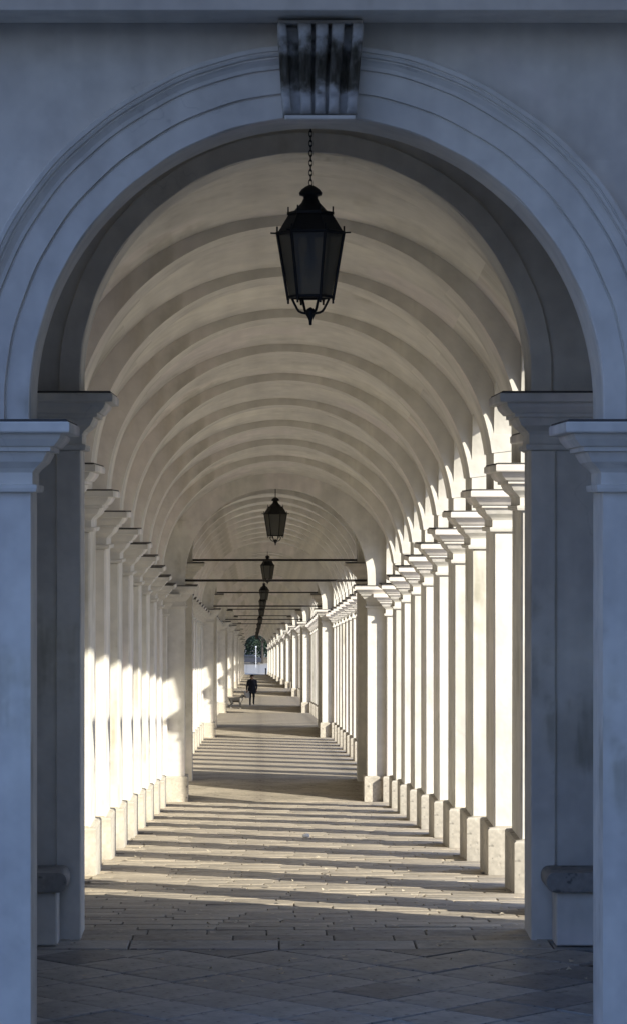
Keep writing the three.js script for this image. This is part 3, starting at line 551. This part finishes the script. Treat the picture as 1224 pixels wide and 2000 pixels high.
// ───────────────────────── the street beyond the last gateway ─────────────────────────
const FE = GF[N] - 0.02, DE = GD[N];
const px = (p, d) => CAM.x + (p - 505) * d / 5500;
{
  const bl = thing('bollard', 'dark iron bollard at the street mouth of the last gateway', 'bollard', [px(519, DE + 1), FE, -(DE + 1.0)]);
  part('post', new THREE.LatheGeometry([[0.13, 0], [0.13, 0.1], [0.10, 0.12], [0.09, 0.8], [0.12, 0.83], [0.12, 0.9], [0.07, 1.0], [0.001, 1.04]].map(([a, b]) => new THREE.Vector2(a, b)), 18), M.iron, bl);
  const sp = thing('sign_post', 'thin white sign post standing in the pale street', 'sign post', [px(500, 437), FE, -437]);
  const wm = std({ color: lin(0.8, 0.8, 0.8), roughness: 0.5 });
  part('pole', new THREE.CylinderGeometry(0.04, 0.04, 3.2, 12).translate(0, 1.6, 0), wm, sp);
  part('cap', new THREE.SphereGeometry(0.12, 12, 8), wm, sp, [0, 3.22, 0]);
  const barkM = std({ color: lin(0.05, 0.042, 0.035), roughness: 0.95 });
  const leafM = [0.8, 1, 1.25].map(k => new THREE.MeshPhysicalMaterial({ color: lin(0.035 * k, 0.075 * k, 0.04 * k), roughness: 0.9, transmission: 0.3, thickness: 0, side: THREE.DoubleSide }));
  const tree = (p, d, h, r, label, m) => {
    const t = thing('street_tree', label, 'tree', [px(p, d), FE, -d], 'trees beyond the portico');
    const limbs = [new THREE.CylinderGeometry(0.16, 0.26, h * 0.55, 9).translate(0, h * 0.275, 0)];
    for (let i = 0; i < 7; i++) { const a = i * 2.4, g = new THREE.CylinderGeometry(0.04, 0.1, h * 0.4, 6).translate(0, h * 0.2, 0).rotateZ(0.5 + 0.3 * rnd()).rotateY(a).translate(0, h * 0.45, 0); limbs.push(g); }
    part('trunk', mergeGeometries(limbs), barkM, t);
    const v = [];
    const cl = [...Array(26)].map(() => { const a = rr(0, 6.28), q = Math.sqrt(rnd()), y = rr(-0.75, 0.9); return V(Math.cos(a) * q * r * 0.8 * Math.sqrt(1 - y * y * 0.8), h * 0.72 + y * h * 0.30, Math.sin(a) * q * r * 0.8); });
    for (let i = 0; i < 4200; i++) { const c = cl[i % 26], p0 = V(c.x + rr(-1, 1) * r * 0.34 * rnd(), c.y + rr(-1, 1) * r * 0.30 * rnd(), c.z + rr(-1, 1) * r * 0.34 * rnd()); const a = V(rr(-1, 1), rr(-1, 1), rr(-1, 1)).normalize().multiplyScalar(rr(0.10, 0.2)), b = V(rr(-1, 1), rr(-1, 1), rr(-1, 1)).cross(a).normalize().multiplyScalar(0.09); const A = p0.clone().add(a), B2 = p0.clone().add(b), C = p0.clone().sub(a), D2 = p0.clone().sub(b); v.push(...A, ...B2, ...C, ...A, ...C, ...D2); }
    const g = new THREE.BufferGeometry(); g.setAttribute('position', new THREE.BufferAttribute(new Float32Array(v), 3)); g.computeVertexNormals(); part('crown', uvMetres(g), m, t);
  };
  tree(512, 449, 7.2, 3.4, 'leafy street tree with dark trunk just beyond the white sign post', leafM[1]);
  tree(486, 470, 9, 4, 'tall dark tree across the street, behind the parked car', leafM[0]);
  tree(528, 474, 9.5, 4.2, 'broad tree across the street, half hidden by the end gateway', leafM[0]);
  tree(505, 490, 11, 5, 'large pale green tree closing the far side of the street', leafM[2]);
  // parked car
  const car = thing('parked_car', 'dark car parked across the street below the trees', 'car', [px(484, 447), FE, -447]);
  const s = new THREE.Shape(); [[-2.1, 0.35], [-2.12, 0.75], [-1.9, 0.9], [-1.1, 0.98], [-0.55, 1.42], [0.9, 1.45], [1.6, 1.02], [2.05, 0.95], [2.12, 0.6], [2.08, 0.35]].forEach(([a, b], i) => i ? s.lineTo(a, b) : s.moveTo(a, b)); s.closePath();
  part('body', new THREE.ExtrudeGeometry(s, { depth: 1.56, bevelEnabled: true, bevelSize: 0.06, bevelThickness: 0.08, bevelSegments: 3 }).translate(0, 0, -0.78), new THREE.MeshPhysicalMaterial({ color: lin(0.03, 0.033, 0.045), roughness: 0.3, clearcoat: 1 }), car);
  const gl = new THREE.MeshPhysicalMaterial({ color: lin(0.03, 0.035, 0.04), roughness: 0.05 });
  for (const z of [0.87, -0.87]) for (const [a, b] of [[-0.95, 0.02], [0.1, 1.2]]) { const w = new THREE.Shape(); w.moveTo(a, 1.0); w.lineTo(b, 1.0); w.lineTo(b > 1 ? 0.8 : b, 1.37); w.lineTo(a < 0 ? -0.5 : a, 1.37); w.closePath(); part('window', new THREE.ExtrudeGeometry(w, { depth: 0.012, bevelEnabled: false }).translate(0, 0, z - 0.006), gl, car); }
  for (const wx of [-1.35, 1.3]) for (const z of [-0.78, 0.78]) { const wh = group('wheel', car, [wx, 0.32, z]); part('tyre', new THREE.TorusGeometry(0.24, 0.085, 10, 22), std({ color: lin(0.02, 0.02, 0.02), roughness: 0.9 }), wh); part('rim', new THREE.CylinderGeometry(0.19, 0.19, 0.1, 16).rotateX(Math.PI / 2), std({ color: lin(0.4, 0.4, 0.42), roughness: 0.35, metalness: 0.8 }), wh); }
  // low garden wall behind
  const gw = thing('garden_wall', 'low pale garden wall with coping along the far side of the street', 'wall', [px(500, 450.6), FE, -450.6]);
  const gs = stone(0.22, 0.2, 0.17); part('wall', box(-14, 14, 0, 0.8, -0.15, 0.15), gs, gw); part('coping', cbox(-14.05, 14.05, 0.805, 0.9, -0.22, 0.22, 0.01), gs, gw);
  const hd = thing('hedge', 'dark clipped hedge rising behind the low garden wall', 'hedge', [px(500, 452), FE, -452]), hv = [];
  for (let i = 0; i < 14000; i++) { const p0 = V(rr(-7, 7), 0.2 + 4.0 * Math.sqrt(rnd()) + rr(-0.3, 0.3), rr(-0.7, 0.7)), a = V(rr(-1, 1), rr(-1, 1), rr(-1, 1)).normalize().multiplyScalar(rr(0.1, 0.2)), b = V(rr(-1, 1), rr(-1, 1), rr(-1, 1)).cross(a).normalize().multiplyScalar(0.1), A = p0.clone().add(a), B2 = p0.clone().add(b), C = p0.clone().sub(a), D2 = p0.clone().sub(b); hv.push(...A, ...B2, ...C, ...A, ...C, ...D2); }
  const hg = new THREE.BufferGeometry(); hg.setAttribute('position', new THREE.BufferAttribute(new Float32Array(hv), 3)); hg.computeVertexNormals(); part('foliage', uvMetres(hg), leafM[0], hd);
  for (let i = 0; i < 12; i++) part('stem', new THREE.CylinderGeometry(0.05, 0.07, 2.4, 6).translate(0, 1.2, 0), barkM, hd, [-8.2 + i * 1.5, 0, 0]);
}

// ───────────────────────── unseen house added to keep the first gateway in shade ─────────────────────────
{
  const y = floorAt(0) - 2.5, h = thing('shade_house', 'unseen tall plastered house added to keep the keystone gateway in shade', 'house', [7.2, y, 0]);
  const wall = std({ color: lin(0.5, 0.45, 0.38), map: pm1, roughness: 0.95 });
  part('wall', box(-2.2, 2.2, 0, 16.5, 18, -15.2), wall, h);
  const rs = new THREE.Shape(); rs.moveTo(-2.7, 16.51); rs.lineTo(2.7, 16.51); rs.lineTo(0, 17.8); rs.closePath();
  part('roof', uvMetres(new THREE.ExtrudeGeometry(rs, { depth: 34, bevelEnabled: false }).translate(0, 0, -15.7)), M.roof, h);
  const shut = std({ color: lin(0.05, 0.09, 0.07), roughness: 0.7 });
  for (let f = 0; f < 4; f++) for (let k = 0; k < 7; k++) { const w = group('window', h, [-2.21, 4.2 + f * 3.4, 15 - k * 4.6]); part('frame', cbox(-0.06, 0.05, -0.06, 1.7, -0.62, 0.62, 0.01), M.trim, w); for (const s of [-1, 1]) part('shutter', cbox(-0.1, -0.064, 0, 1.64, s * 0.02, s * 0.56, 0.006), shut, w); }
}
renderer.render(scene, camera);
